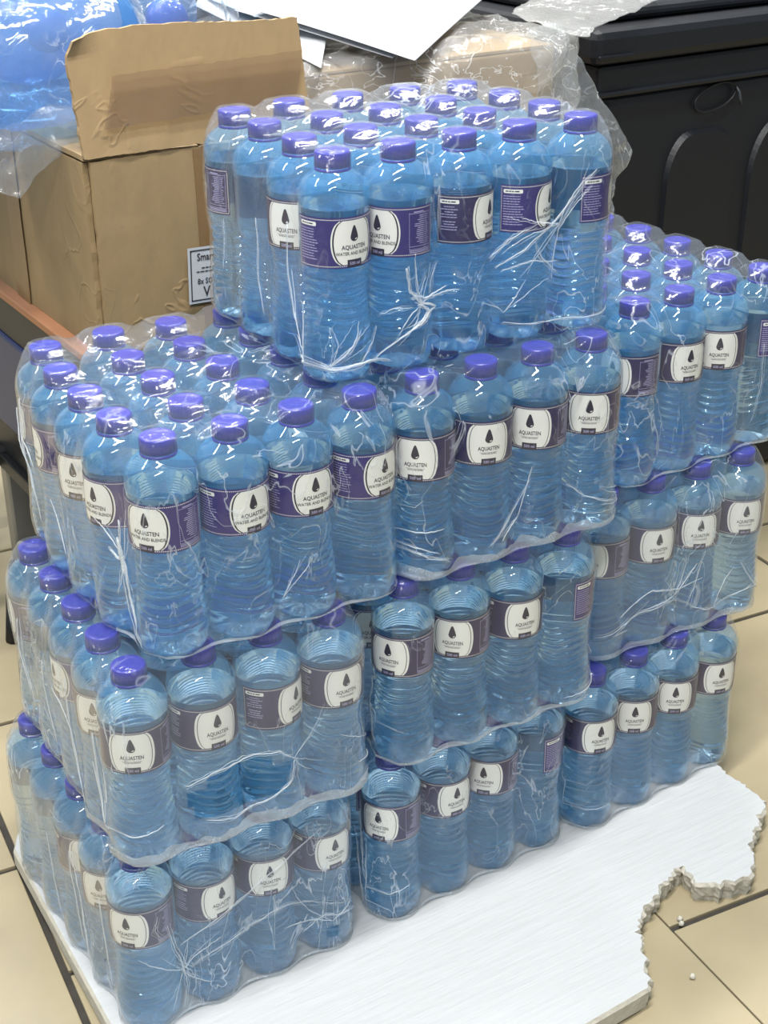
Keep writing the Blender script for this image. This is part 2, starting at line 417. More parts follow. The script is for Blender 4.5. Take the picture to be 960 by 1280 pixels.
PACKS = {
 'T': (T4, 3, 5, 4, 'topmost pack', 'water bottles in the topmost pack'),
 'A3': (A3, 2, 4, 5, 'upper left pack', 'water bottles in the left pack of the upper tier'),
 'B3': (relax(grid(4, 5, .2568, -.0033, -.003)), 2, 4, 5, 'upper middle pack', 'water bottles in the middle pack of the upper tier'),
 'C3': (C3, 2, 4, 5, 'upper right pack', 'water bottles in the right pack of the upper tier'),
 'A2': (relax(grid(4, 5, -.0415, -.0065, -.0388)), 1, 4, 5, 'middle-tier left pack', 'water bottles in the left pack of the middle tier'),
 'B2': (relax(grid(4, 5, .2336, -.0069, -.0113)), 1, 4, 5, 'middle-tier centre pack', 'water bottles in the middle pack of the middle tier'),
 'C2': (relax(grid(4, 5, .5117, .037, -.022)), 1, 4, 5, 'middle-tier right pack', 'water bottles in the right pack of the middle tier'),
 'A1': (relax(grid(4, 5, -.0502, -.0001, .015)), 0, 4, 5, 'bottom left pack', 'water bottles in the left pack of the bottom tier'),
 'B1': (relax(grid(4, 5, .2242, .002, .0582)), 0, 4, 5, 'bottom middle pack', 'water bottles in the middle pack of the bottom tier'),
 'C1': (relax(grid(4, 5, .4858, .0085, .0773)), 0, 4, 5, 'bottom right pack', 'water bottles in the right pack of the bottom tier'),
}
YAW = {  # how far each label is turned from the viewer's side, and which print it has
 'T': {(0, 0): (33, 0), (1, 0): (-36, 0), (2, 0): (64, 1), (3, 0): (72, 0), (4, 0): (108, 0), (0, 1): (-28, 1), (0, 2): (170, 0), (0, 3): (-118, 1)},
 'A3': {(0, 0): (-32, 0), (1, 0): (31, 0), (2, 0): (28, 0), (3, 0): (44, 0), (0, 1): (-50, 0), (0, 2): (-35, 1), (0, 3): (-88, 0), (0, 4): (-100, 1)},
 'B3': {(0, 0): (-11, 1), (1, 0): (17, 1), (2, 0): (-8, 1), (3, 0): (4, 1)},
 'C3': {(0, 0): (-36, 1), (1, 0): (34, 1), (2, 0): (8, 1), (3, 0): (108, 0)},
 'A2': {(0, 0): (-9, 1), (1, 0): (23, 1), (2, 0): (55, 1), (3, 0): (28, 1), (0, 1): (-30, 1), (0, 2): (-70, 0), (0, 3): (150, 1), (0, 4): (-100, 1)},
 'A1': {(0, 0): (-30, 1), (1, 0): (33, 1), (2, 0): (12, 1), (3, 0): (30, 1), (0, 1): (-30, 1), (0, 2): (0, 1), (0, 3): (120, 0), (0, 4): (170, 1)},
 'B1': {(0, 0): (-25, 1), (1, 0): (33, 1), (2, 0): (-10, 1), (3, 0): (121, 0)},
 'B2': {(0, 0): (-28, 1), (1, 0): (-11, 1), (2, 0): (27, 1), (3, 0): (124, 0)},
 'C2': {(0, 0): (-22, 1), (1, 0): (27, 1), (2, 0): (20, 1), (3, 0): (25, 1)},
 'C1': {(0, 0): (27, 1), (1, 0): (12, 1), (2, 0): (14, 1), (3, 0): (32, 1)},
}
ORD = ['first', 'second', 'third', 'fourth', 'fifth']
def facing(y):
    if abs(y) <= 40: return 'drop emblem facing out'
    if 40 < y <= 125: return 'small print facing out'
    if -125 <= y < -40: return 'nutrition table facing out'
    return 'clear side facing out'
rb = random.Random(11)
for key, (pos, lev, nx, ny, pname, grp) in PACKS.items():
    for (i, j), p in sorted(pos.items(), key=lambda q: (q[0][1], q[0][0])):
        if lev < 2 and j > 2 and not (key[0] == 'A' and i == 0) and not (key[0] == 'C' and i == 3): continue
        d = CAM.xy-p; ac = math.atan2(d.x, -d.y)
        yw, des = YAW[key].get((i, j), (rb.uniform(-180, 180), rb.randint(0, 1)))
        row = 'front row' if j == 0 else f'{ORD[j]} row back'
        look = facing(yw)+', ' if (i, j) in YAW[key] else ''
        lab = f'water bottle, {look}{ORD[i]} from left, {row}, {pname}'
        bottle(p.x, p.y, lev*HP, ac+R(yw), des, lab, grp)

# ---------------------------------------------------------------- shrink film round each pack
class Wrap:
    def __init__(s, key, pos, nx, ny, z0, rnd):
        s.key = key; s.z0 = z0; s.nx, s.ny = nx, ny; s.pos = pos
        ring = [(i, 0) for i in range(nx)]+[(nx-1, j) for j in range(1, ny)]+[(i, ny-1) for i in range(nx-2, -1, -1)]+[(0, j) for j in range(ny-2, 0, -1)]
        P = [pos[k] for k in ring]; n = len(P); s.ring = ring
        nrm = []
        for k in range(n):
            d = (P[(k+1) % n]-P[k]).normalized(); nrm.append(Vector((d.y, -d.x)))
        s.samples = []     # (centre point, outward normal, how far between two bottles 0..1, station in bottles)
        NS, NA = 10, 8
        for k in range(n):
            a, b = nrm[k-1], nrm[k]
            if a.angle(b) > R(30):
                for q in range(NA+1):
                    t = q/NA; m = (a*(1-t)+b*t).normalized()
                    ang = a.angle_signed(b); m = a.copy(); m.rotate(Matrix.Rotation(-ang*t, 2)); s.samples.append((P[k], m, 0.0, k-.22+.44*t, 0.0))
                e0 = b
            else:
                e0 = (a+b).normalized(); s.samples.append((P[k], e0, 0.0, k, 0.0))
            nxt = (k+1) % n; c = nrm[nxt]
            sa = k+(.22 if a.angle(b) > R(30) else 0); sb = k+1-(.22 if b.angle(c) > R(30) else 0)
            e1 = b if b.angle(c) > R(30) else (b+c).normalized()
            for q in range(1, NS):
                t = q/NS; s.samples.append((P[k].lerp(P[nxt], t), (e0*(1-t)+e1*t).normalized(), sin(pi*t)**2, sa+(sb-sa)*t, min(t, 1-t)*(P[nxt]-P[k]).length))
        s.h = rnd.random()*100
    LV = [(-.0007, .72, 0, 0), (-.0004, .92, .004, 0), (.003, 1.0, .010, 0), (.009, 1.02, .009, 0), (.018, 1.035, .007, 0), (.032, 1.03, .0045, 0), (.048, 1.0, .003, 0), (.064, .985, .002, 0), (.080, .975, .0015, 0),
          (.096, .995, .0015, 0), (.112, 1.015, .0015, 0), (.128, 1.02, .0015, 0), (.142, 1.025, .002, 0), (.153, 1.03, .0025, .002), (.162, 1.0, .003, .004), (.170, .93, .003, .006), (.178, .82, .003, .008),
          (.186, .70, .002, .009), (.1915, .60, .001, .0085), (.1940, .535, 0, .0075), (.1944, .47, 0, .006)]
    def top(s, x, y):
        d = min((Vector((x, y))-p).length for p in s.pos.values())
        return .1945-.0075*ss(.0155, .033, d)-.004*ss(.03, .045, d)
    def pt(s, sm, lv, rough=True):
        c, n, mid, k, lat = sm; z, off, scal, sag = lv
        sg = sag*mid if z < .176 else sag*ss(.0158, .031, lat)
        zb = z-sg; rb = max(rad_at(min(.186, max(0, zb))), .0306 if .1 < zb < .146 else 0)+.0012
        if z > .176: rb = .0163
        r = max(.0305*off-scal*mid, math.sqrt(max(0, rb*rb-lat*lat)) if z > .001 else 0)
        if rough:
            q = noise.noise(Vector((c.x*30+n.x*1.2+s.h, c.y*30+n.y*1.2, z*38)))
            r += .0022*max(0, q) if .004 < z < .19 else 0
        p = c+n*r
        return Vector((p.x, p.y, s.z0+z-sg))
    def at(s, st, z, out=.0008):
        """a point on the film at station st (bottles along the rim from the front corner) and height z, with its outward normal"""
        n = len(s.ring); st = st % n
        best = sorted(s.samples, key=lambda q: min(abs(q[3]-st), n-abs(q[3]-st)))[:2]
        k = max(i for i, l in enumerate(s.LV[1:]) if l[0] <= z)+1; k2 = min(k+1, len(s.LV)-1)
        t = 0 if k2 == k else (z-s.LV[k][0])/(s.LV[k2][0]-s.LV[k][0])
        lv = tuple(a*(1-t)+b*t for a, b in zip(s.LV[k], s.LV[k2]))
        d0 = abs(best[0][3]-st); d1 = abs(best[1][3]-st); u = 0 if d0+d1 < 1e-6 or d1 > 1 else d0/(d0+d1)
        p = s.pt(best[0], lv).lerp(s.pt(best[1], lv), u); nn = best[0][1].lerp(best[1][1], u)
        return p+Vector((nn.x, nn.y, .15)).normalized()*out, Vector((nn.x, nn.y, 0)).normalized()
    def build(s, label, holes=()):
        v, f = [], []; m = len(s.samples)
        for lv in s.LV:
            for sm in s.samples: v.append(s.pt(sm, lv))
        for a in range(len(s.LV)-1):
            for k in range(m):
                k2 = (k+1) % m
                sm = s.samples[k]; zc = (s.LV[a][0]+s.LV[a+1][0])/2; cut = False
                for hs, hz, hw, hh in holes:
                    if ((sm[3]+.05-hs)/hw)**2+((zc-hz)/hh)**2 < 1: cut = True
                if not cut: f.append((a*m+k, a*m+k2, (a+1)*m+k2, (a+1)*m+k))
        # inner rim down to the top sheet's edge, then the sheet itself
        b = len(v)
        for c, n_, mid, k, _l in s.samples: v.append(Vector((c.x, c.y, s.z0+s.top(c.x, c.y))))
        for k in range(m): f.append(((len(s.LV)-1)*m+k, (len(s.LV)-1)*m+(k+1) % m, b+(k+1) % m, b+k))
        NC = 10
        for i in range(s.nx-1):
            for j in range(s.ny-1):
                p00, p10, p01, p11 = s.pos[i, j], s.pos[i+1, j], s.pos[i, j+1], s.pos[i+1, j+1]; b = len(v)
                for q in range(NC+1):
                    for r in range(NC+1):
                        p = (p00*(1-q/NC)+p10*(q/NC))*(1-r/NC)+(p01*(1-q/NC)+p11*(q/NC))*(r/NC)
                        v.append(Vector((p.x, p.y, s.z0+s.top(p.x, p.y)+.0006*noise.noise(Vector((p.x*60+s.h, p.y*60, 0))))))
                for q in range(NC):
                    for r in range(NC): c = b+q*(NC+1)+r; f.append((c, c+NC+1, c+NC+2, c+1))
        nside = len(s.LV)*m; me = pyd('shrink_wrap', v, f, [0 if max(q) < nside-5*m else 1 for q in f])
        bm = bmesh.new(); bm.from_mesh(me); bmesh.ops.remove_doubles(bm, verts=bm.verts, dist=.00003)
        bm.to_mesh(me); bm.free(); me.polygons.foreach_set('use_smooth', [True]*len(me.polygons))
        o = link('shrink_wrap', me, [M_film_heavy if s.key in ('A1', 'A2', 'C2') else M_film, M_film_top]); tag(o, label, 'shrink wrap', 'shrink film around the water packs'); s.o = o
        return o
    def strand(s, pts, rad, rnd, wig=.0022, taper=True):
        P = []; N_ = max(6, int(len(pts)*5))
        for i in range(N_+1):
            t = i/N_*(len(pts)-1); k = min(int(t), len(pts)-2); u = t-k
            st = pts[k][0]*(1-u)+pts[k+1][0]*u; z = pts[k][1]*(1-u)+pts[k+1][1]*u
            z = max(.002, min(.19, z+rnd.uniform(-wig, wig))); st += rnd.uniform(-wig, wig)*6
            p, n_ = s.at(st, z, .0009+rad*.6); P.append(p)
        rr = [rad*(.35+.65*sin(pi*min(1, .12+i/N_*.86)))*rnd.uniform(.75, 1.2) if taper else rad*rnd.uniform(.7, 1.2) for i in range(N_+1)]
        return tube_geo(P, rr, 6)
    def crease(s, strands, rnd):
        for p, r in strands:
            fine = []
            for q in range(4):      # a bunched fold: one main rib with finer pleats beside it
                ds = rnd.uniform(-.05, .05); dz = rnd.uniform(-.003, .003)
                fine.append(s.strand([(a+ds*(.3+.7*abs(sin(i*1.7+q))), z+dz*(.3+.7*abs(cos(i*1.3+q)))) for i, (a, z) in enumerate(p)] if q else p, r*(.55 if q == 0 else .25), rnd, wig=.0009))
            V, F = merge(fine)
            o = link('film_crease', pyd('film_crease', V, F), M_crease, s.o); o['label'] = 'whitened gathered crease in the film'
    def fan(s, st, z, dirs, rnd, rad=.00045):
        """fine pleats running out of one gathered point of the film"""
        parts = []
        for (ds, dz) in dirs:
            for q in range(2):
                a = ds*rnd.uniform(.6, 1.15)+rnd.uniform(-.04, .04); b = dz*rnd.uniform(.6, 1.15)+rnd.uniform(-.003, .003); c = rnd.uniform(-.25, .25)
                parts.append(s.strand([(st, z), (st+a*.35-c*b*6, z+b*.35+c*a*.015), (st+a*.7-c*b*5, z+b*.7+c*a*.012), (st+a, z+b)], rad*rnd.uniform(.5, 1.2)*(1.3 if q == 0 else .6), rnd, wig=.0006))
        V, F = merge(parts); o = link('film_crease', pyd('film_crease', V, F), M_crease, s.o); o['label'] = 'whitened gathered crease in the film'
    def hem(s, s0, s1, rad, rnd, z=.0):
        """the bunched lower edge: a crumpled ragged band"""
        hgt = rad*6.5; n_ = int((s1-s0)*34); rows = 7; v, f = [], []
        for i in range(n_+1):
            st = s0+(s1-s0)*i/n_
            hh = hgt*(.55+.75*abs(noise.noise(Vector((st*1.7, 3, s.h))))+.35*noise.noise(Vector((st*6, 9, s.h))))
            for j in range(rows+1):
                t = j/rows; p, nn = s.at(st, max(.0012, z+hh*t), .0012)
                w_ = rad*1.0*(noise.noise(Vector((st*5, t*3.1, s.h)))+.8*noise.noise(Vector((st*11, t*6.3, s.h+5))))
                v.append(p+nn*(max(0, w_)*sin(pi*(.12+.8*t)))+Vector((0, 0, -.0006)))
        for i in range(n_):
            for j in range(rows): q = i*(rows+1)+j; f.append((q, q+rows+1, q+rows+2, q+1))
        o = link('film_hem', pyd('film_hem', v, f), M_hem, s.o); o['label'] = 'bunched white lower edge of the film'
rw = random.Random(21); W = {}
WL_ = {'T': 'clear shrink wrap tightly holding the topmost pack of twenty bottles', 'A3': 'clear shrink wrap on the upper left pack beside the cardboard box',
       'B3': 'clear shrink wrap with thick white hem on the upper middle pack', 'C3': 'clear shrink wrap on the upper right pack in front of the black bin',
       'A2': 'torn shrink wrap with a hole on the middle-tier left pack', 'B2': 'clear shrink wrap on the middle-tier centre pack', 'C2': 'crumpled shrink wrap on the middle-tier right pack',
       'A1': 'wrinkled shrink wrap with a frayed corner on the bottom left pack', 'B1': 'clear shrink wrap on the bottom middle pack standing on foam', 'C1': 'clear shrink wrap on the bottom right pack near the broken foam edge'}
for key, (pos, lev, nx, ny, pname, grp) in PACKS.items():
    W[key] = Wrap(key, pos, nx, ny, lev*HP, rw)
    W[key].build(WL_[key], {'A2': [(1.35, .052, .75, .026)], 'A1': [(2.72, .030, .10, .010)]}.get(key, ()))
# creases where the film gathered (station along the rim, height)
W['T'].crease([([(.85, .092), (.9, .07), (1.05, .058), (1.3, .052), (1.1, .045), (.8, .03), (.45, .012)], .0016), ([(.95, .066), (1.15, .062), (1.45, .064), (1.7, .062)], .0011), ([(1.0, .058), (1.2, .05), (1.1, .042), (.9, .036)], .0022),
               ([(1.2, .066), (1.22, .08), (1.3, .092)], .0006), ([(.55, .055), (.75, .058), (.95, .056)], .0006)], rw)
W['T'].crease([([(-.25, .018), (0, .012), (.35, .016), (.7, .01)], .0022), ([(0, .014), (.2, .028), (.3, .045)], .0007), ([(.05, .014), (.1, .035), (.05, .05)], .0006), ([(-.1, .016), (-.3, .03), (-.45, .05), (-.5, .09)], .0007), ([(.3, .014), (.45, .03), (.5, .045)], .0006)], rw)
W['T'].crease([([(2.2, .085), (2.6, .1), (3.0, .108)], .0009), ([(2.3, .075), (2.8, .085), (3.2, .105), (3.75, .15)], .001), ([(3.0, .09), (3.1, .075), (3.3, .06)], .0009), ([(2.4, .07), (2.9, .075), (3.3, .07)], .0008), ([(3.3, .1), (3.5, .12), (3.7, .135)], .0007)], rw)
W['T'].crease([([(-.55, .13), (-.6, .08), (-.5, .05), (-.35, .045)], .0008), ([(-1.4, .12), (-1.5, .06), (-1.4, .03)], .0007), ([(-2.4, .1), (-2.5, .05)], .0007), ([(2.5, .02), (3.4, .012), (4.2, .012)], .0008)], rw)
W['A3'].crease([([(-.45, .12), (-.5, .09), (-.42, .075), (-.4, .05), (-.3, .03), (-.2, .008)], .0018), ([(-.5, .1), (-.47, .085), (-.44, .07)], .004), ([(-.7, .085), (-.55, .08), (-.42, .085)], .0016)], rw)
W['A3'].crease([([(-3.6, .15), (-3.7, .12), (-3.65, .09), (-3.5, .06), (-3.4, .03)], .0012), ([(-3.9, .13), (-3.8, .1), (-3.6, .085)], .0013), ([(-2.6, .08), (-2.3, .055), (-2.1, .04)], .0008)], rw)
W['A3'].hem(-.8, 3.2, .0009, rw)
W['B3'].hem(-.7, 3.6, .0026, rw)
W['B3'].crease([([(-.3, .06), (0, .03), (.4, .014)], .0009), ([(.9, .018), (1.2, .04), (1.6, .075)], .0007), ([(2.2, .06), (2.5, .04), (3.1, .02)], .0008), ([(3.1, .02), (3.3, .014), (3.35, .03)], .002)], rw)
W['C3'].hem(-.4, 3.4, .0008, rw)
W['C3'].crease([([(-.3, .15), (-.35, .1), (-.4, .06)], .0007), ([(2.5, .12), (2.55, .07), (2.45, .03)], .0007)], rw)
W['A2'].hem(-1.2, 3.5, .0028, rw)
W['A2'].crease([([(.6, .072), (.9, .078), (1.4, .082), (1.9, .078), (2.1, .066)], .0011), ([(2.1, .064), (2.05, .04), (1.7, .028), (1.2, .022), (.8, .03)], .0012), ([(3.2, .03), (3.4, .02), (3.55, .024), (3.65, .018)], .0028)], rw)
W['A2'].crease([([(-1.4, .14), (-1.5, .09), (-1.3, .05), (-1.0, .02)], .001), ([(-2.5, .12), (-2.6, .07), (-2.4, .03)], .001), ([(-.5, .12), (-.55, .07), (-.4, .03)], .0009), ([(-3.5, .13), (-3.6, .09), (-3.4, .05)], .0012)], rw)
W['B2'].hem(-.6, 3.4, .0013, rw)
W['C2'].hem(-.6, 3.6, .0018, rw)
W['C2'].crease([([(.3, .05), (.8, .07), (1.4, .06), (1.9, .065)], .0009), ([(0, .03), (.6, .045), (1.3, .05), (1.8, .03)], .0008), ([(1.9, .1), (1.75, .06), (1.6, .03)], .0008), ([(2.6, .07), (2.9, .03), (3.2, .01)], .0009)], rw)
W['A1'].crease([([(.35, .12), (.42, .09), (.5, .07), (.55, .04), (.5, .01)], .0012), ([(.3, .105), (.2, .12), (.25, .135)], .0007), ([(.45, .07), (.6, .055), (.7, .03)], .0008), ([(.5, .09), (1.2, .11), (2.0, .135), (2.6, .16)], .0007), ([(.6, .06), (1.4, .075), (2.1, .085), (2.5, .07), (3.0, .05)], .0008)], rw)
W['A1'].crease([([(-.5, .13), (-.5, .08), (-.45, .03)], .0009), ([(-1.5, .14), (-1.5, .08), (-1.45, .02)], .0008), ([(-2.5, .12), (-2.5, .06), (-2.4, .01)], .0008), ([(2.3, .04), (2.6, .05), (2.9, .042), (3.1, .03)], .0009)], rw)
W['A1'].hem(-2, 3.3, .0008, rw)
W['B1'].hem(-.4, 3.3, .0009, rw); W['B1'].crease([([(-.3, .14), (-.35, .08), (-.15, .03)], .0009), ([(-.5, .1), (-.4, .05), (-.3, .01)], .0008)], rw)
W['C1'].hem(-.4, 3.3, .0008, rw); W['C1'].crease([([(-.35, .13), (-.3, .07), (-.05, .03)], .0008)], rw)

rf_ = random.Random(33)
for key, st, z, dirs in [('T', 1.05, .058, [(-.12, .045), (.5, .008), (.12, .034), (-.35, -.024), (-.3, -.034)]), ('T', .02, .014, [(.5, .03), (-.3, .05), (.3, .06), (.7, .0), (-.6, .02)]), ('T', 3.3, .105, [(-.9, -.02), (.4, .05), (-.5, -.04), (-.1, -.05), (-.9, .012)]),
        ('T', 2.5, .03, [(.6, .03), (-.4, .02)]), ('A3', -.45, .082, [(.1, -.06), (-.4, .03), (.2, .05), (-.3, -.04)]), ('A3', -3.7, .11, [(.2, -.06), (.3, .05), (.5, -.03)]), ('A3', 1.45, .03, [(.3, .03), (.5, .05)]),
        ('B3', -.3, .045, [(.5, -.02), (.7, .01), (.3, .05)]), ('B3', 3.35, .015, [(-.6, .03), (-.9, .01), (-.3, .06)]), ('B3', 1.4, .04, [(.3, .05), (-.5, -.02)]),
        ('C2', 1.3, .055, [(.6, .03), (-.7, -.01), (.2, .05), (-.4, .04)]), ('C2', 2.2, .02, [(.8, .02), (.4, .05), (-.7, .01)]), ('C2', .2, .03, [(.7, .04), (.4, .0)]),
        ('A2', -.35, .03, [(.2, .06), (-.5, .05), (.6, .01), (-.2, .08)]), ('A2', 3.5, .02, [(-.6, .02), (-.3, .05), (-.8, .05)]), ('A2', 2.1, .066, [(.5, .04), (.4, -.02)]), ('A2', -1.5, .08, [(.1, .05), (.2, -.05), (-.5, .03)]), ('A2', -3.5, .09, [(.1, .05), (.2, -.05)]),
        ('A1', .5, .06, [(.1, .05), (-.2, -.04), (.5, .03), (.3, -.03), (-.4, .03)]), ('A1', -1.2, .1, [(.1, -.06), (.3, -.08), (-.2, .04)]), ('A1', 2.7, .04, [(-.8, .02), (-.5, .06), (.4, .01)]),
        ('B1', -.2, .03, [(.5, .02), (.2, .06), (.4, -.02)]), ('B2', -.35, .06, [(.2, .05), (.2, -.05), (.6, -.02)]), ('B2', 3.3, .03, [(-.7, -.02), (-.4, .04)]), ('C1', -.2, .03, [(.3, .05), (.5, .0)]), ('C3', -.3, .07, [(.2, .05), (.3, -.05)])]:
    W[key].fan(st, z, dirs, rf_)

# ---------------------------------------------------------------- foam slab under the packs
def poly_slab(name, outline, z0, z1, jag, m_top, m_side):
    """a thick slab with a rough broken outline: top sheet, crumbling edge with several rows"""
    pts = []
    for k in range(len(outline)):
        a = Vector(outline[k][:2]); b = Vector(outline[(k+1) % len(outline)][:2]); rough = outline[k][2]
        L_ = (b-a).length; n_ = max(1, int(L_/(.004 if rough else .02)))
        d = (b-a).normalized(); nn = Vector((d.y, -d.x))
        for i in range(n_):
            t = i/n_; p = a.lerp(b, t)
            if rough and 0 < i: p += nn*(jag*noise.noise(Vector((p.x*90, p.y*90, 1)))+jag*.8*noise.noise(Vector((p.x*260, p.y*260, 4))))
            pts.append((p, nn, rough))
    v, f, mi = [], [], []; n_ = len(pts); rows = 6
    for r in range(rows+1):
        t = r/rows
        for k, (p, nn, rough) in enumerate(pts):
            e = -.0025*(1 if r in (0, rows) else 0) if not rough else -.003*(1 if r == 0 else 0)+.0028*noise.noise(Vector((p.x*150, p.y*150, t*4)))-.004*t
            q = p+nn*e; v.append(Vector((q.x, q.y, z1+(z0-z1)*t)))
    for r in range(rows):
        for k in range(n_): f.append((r*n_+k, r*n_+(k+1) % n_, (r+1)*n_+(k+1) % n_, (r+1)*n_+k)); mi.append(1)
    f.append(tuple(range(n_))); mi.append(0); f.append(tuple(rows*n_+k for k in range(n_-1, -1, -1))); mi.append(0)
    me = pyd(name, v, f, mi, smooth=False); bm = bmesh.new(); bm.from_mesh(me); bmesh.ops.triangulate(bm, faces=[q for q in bm.faces if len(q.verts) > 4]); bmesh.ops.recalc_face_normals(bm, faces=bm.faces); bm.to_mesh(me); bm.free()
    return link(name, me, [m_top, m_side])
FZ = -.0265
foam = poly_slab('foam_slab', [(-.104, -.26, 0), (.3705, -.2385, 1), (.402, -.192, 1), (.4226, -.161, 1), (.470, -.139, 1), (.517, -.120, 1), (.509, -.150, 1), (.535, -.166, 1), (.5676, -.174, 1), (.590, -.158, 1),
        (.603, -.140, 1), (.632, -.118, 1), (.655, -.105, 1), (.677, -.089, 1), (.679, .003, 0), (.70, .325, 0), (-.068, .325, 0), (-.081, .300, 0)], FZ, -.0012, .0055, M_foam, M_foam_broken)
tag(foam, 'white foam slab with a broken crumbling edge under the bottle packs', 'foam slab')
rc = random.Random(5)
for (x, y) in [(.478, -.163), (.4745, -.169), (.4315, -.232)]:
    bm = bmesh.new(); bmesh.ops.create_icosphere(bm, subdivisions=2, radius=.003)
    for q in bm.verts: q.co *= 1+.35*noise.noise(q.co*500+Vector((x*90, 0, 0)))
    bmesh.ops.translate(bm, verts=bm.verts, vec=(x, y, FZ+.0026))
    o = link('foam_crumb', bm_mesh(bm, 'foam_crumb', True), M_foam_broken)
    tag(o, {.478: 'white foam crumb on tile touching the notch of the slab', .4745: 'white foam crumb on tile, second out from the slab notch', .4315: 'lone foam crumb on beige tile beyond the slab corner'}[x], 'foam crumb', 'foam crumbs on the floor')

# ---------------------------------------------------------------- tiled floor
bmf = bmesh.new(); bmesh.ops.create_grid(bmf, x_segments=1, y_segments=1, size=1)
for q in bmf.verts: q.co = Vector((q.co.x*4+.8, q.co.y*4+1.2, FZ-.004))
floor = link('floor', bm_mesh(bmf, 'floor'), M_grout); tag(floor, kind='structure')
ux, uy = Vector((.995, -.1, 0)), Vector((.1, .995, 0)); TW, TL, GW = .585, .47, .0075
UB = {-1: .290, 0: .104, 1: -.120}
tile_me = {}
for cxx in range(-5, 7):
    for k in range(-4, 9):
        u0 = -.106+cxx*TW if cxx < 1 else .4735+(cxx-1)*.612
        wd = TW if cxx < 1 else .612
        v0 = (UB.get(cxx, .1-.235*(cxx % 2)))+k*TL
        cpt = ux*(u0+wd/2)+uy*(v0+TL/2)
        if not (-2.2 < cpt.x < 3.6 and -1.2 < cpt.y < 3.25): continue
        if wd not in tile_me:
            bm = box_bm(GW/2, wd-GW/2, GW/2, TL-GW/2, -.008, 0, .0012, 2); tile_me[wd] = bm_mesh(bm, 'tile'); tile_me[wd].materials.append(M_tile)
        o = link('tile', tile_me[wd], None, floor)
        p = ux*u0+uy*v0; o.matrix_local = Matrix(((ux.x, uy.x, 0, p.x), (ux.y, uy.y, 0, p.y), (0, 0, 1, FZ), (0, 0, 0, 1)))

# ---------------------------------------------------------------- room behind
wb = link('wall_back', bm_mesh(box_bm(-4, 6, 3.6, 3.7, FZ, 2.9), 'wall_back'), plain('painted_wall', 'd9d8d2', .8, var=.02)); tag(wb, kind='structure')

# ---------------------------------------------------------------- cart that carries the boxes
cart = empty('platform_cart', (.5, .8, FZ)); tag(cart, 'steel platform cart with wooden deck and blue side beam carrying the cardboard box', 'cart')
def cpart(o): o.matrix_parent_inverse = Matrix.Translation((-.5, -.8, -FZ)); return o
cpart(box('deck', (.106, .84, .425, 1.2, .488, .4975), M_wood, cart))
cpart(box('deck_frame', (.112, .835, .43, 1.19, .435, .4878), M_black, cart))
cpart(box('side_beam', (.108, .132, .45, 1.19, .30, .4345), M_blue, cart, .004))
cpart(box('lower_shelf', (.128, .90, .47, 1.15, .19, .21), M_black, cart))
cpart(box('void_shade_panel', (.138, .148, .52, 1.15, .2105, .434), M_black, cart))  # added black sheet, its colour stands for the shaded void under the deck
cpart(tube('push_bar', [(-.25, .885, .19), (-.1, .885, .197), (.15, .885, .203), (.20, .885, .2)], .0165, M_black, cart, 14))
for (x, y, nm) in [(.157, .885, 0), (.157, 1.12, 1), (.88, .52, 1), (.88, 1.12, 1)]:
    cpart(box('leg', (x-.021, x+.021, y-.014, y+.014, FZ, .188), M_steel, cart, .004))
v, f = tube_geo([(.085, .765, FZ+.0005), (.088, .766, FZ+.028), (.10, .80, FZ+.05), (.13, .87, FZ+.06)], [.013, .012, .009, .009], 10)
cpart(link('foot_bracket', pyd('foot_bracket', v, f), M_black, cart))
cab = tube('cable', [(-.35, .76, FZ+.005), (-.1, .80, FZ+.005), (-.02, .84, FZ+.005), (.03, .80, FZ+.005), (.035, .74, FZ+.005), (-.02, .70, FZ+.005), (-.2, .72, FZ+.005)], .0048, M_black)
tag(cab, 'thin black cable looping on the tile floor beside the cart leg', 'cable')

# ---------------------------------------------------------------- cardboard box with a raised flap
def sheet(name, c00, c10, c01, thick, nu, nv, amp, sc, m, parent=None, seed=0, ragged=0.0, bend=None):
    """a panel with real thickness spanned by three corners, crumpled by noise along its normal"""
    c00, c10, c01 = Vector(c00), Vector(c10), Vector(c01); U = c10-c00; V_ = c01-c00; nn = U.cross(V_).normalized()
    v, f = [], []
    for side in (0, 1):
        for j in range(nv+1):
            for i in range(nu+1):
                a, b = i/nu, j/nv; p = c00+U*a+V_*b
                h = amp*(.5*noise.noise(p*sc*.6+Vector((seed, 0, 0)))+.7*max(0, 1-5*abs(noise.noise(p*sc*.7+Vector((0, seed, 0)))))*noise.noise(p*sc*.5+Vector((3, 0, seed))))
                if ragged:
                    q = ragged*noise.noise(p*120+Vector((seed, 1, 0)))
                    if j in (0, nv): p = p+V_.normalized()*q
                    if i in (0, nu): p = p+U.normalized()*q
                if bend: p = p+bend(a, b)
                v.append(p+nn*(h+(thick if side else 0)))
    n1 = (nu+1)*(nv+1)
    for j in range(nv):
        for i in range(nu):
            q = j*(nu+1)+i; f.append((q, q+nu+1, q+nu+2, q+1)); f.append((n1+q, n1+q+1, n1+q+nu+2, n1+q+nu+1))
    rim = [i for i in range(nu+1)]+[(j+1)*(nu+1)-1 for j in range(1, nv+1)]+[nv*(nu+1)+i for i in range(nu-1, -1, -1)]+[j*(nu+1) for j in range(nv-1, 0, -1)]
    for k in range(len(rim)):
        a, b = rim[k], rim[(k+1) % len(rim)]; f.append((a, b, n1+b, n1+a))
    return link(name, pyd(name, v, f, smooth=False), m, parent)
BX, BY, BZ0, BZ1 = .126, .41, .498, .706
cb = empty('cardboard_box', (.25, .6, BZ0)); tag(cb, 'large brown cardboard box with its front flap standing up and a white sticker', 'box')
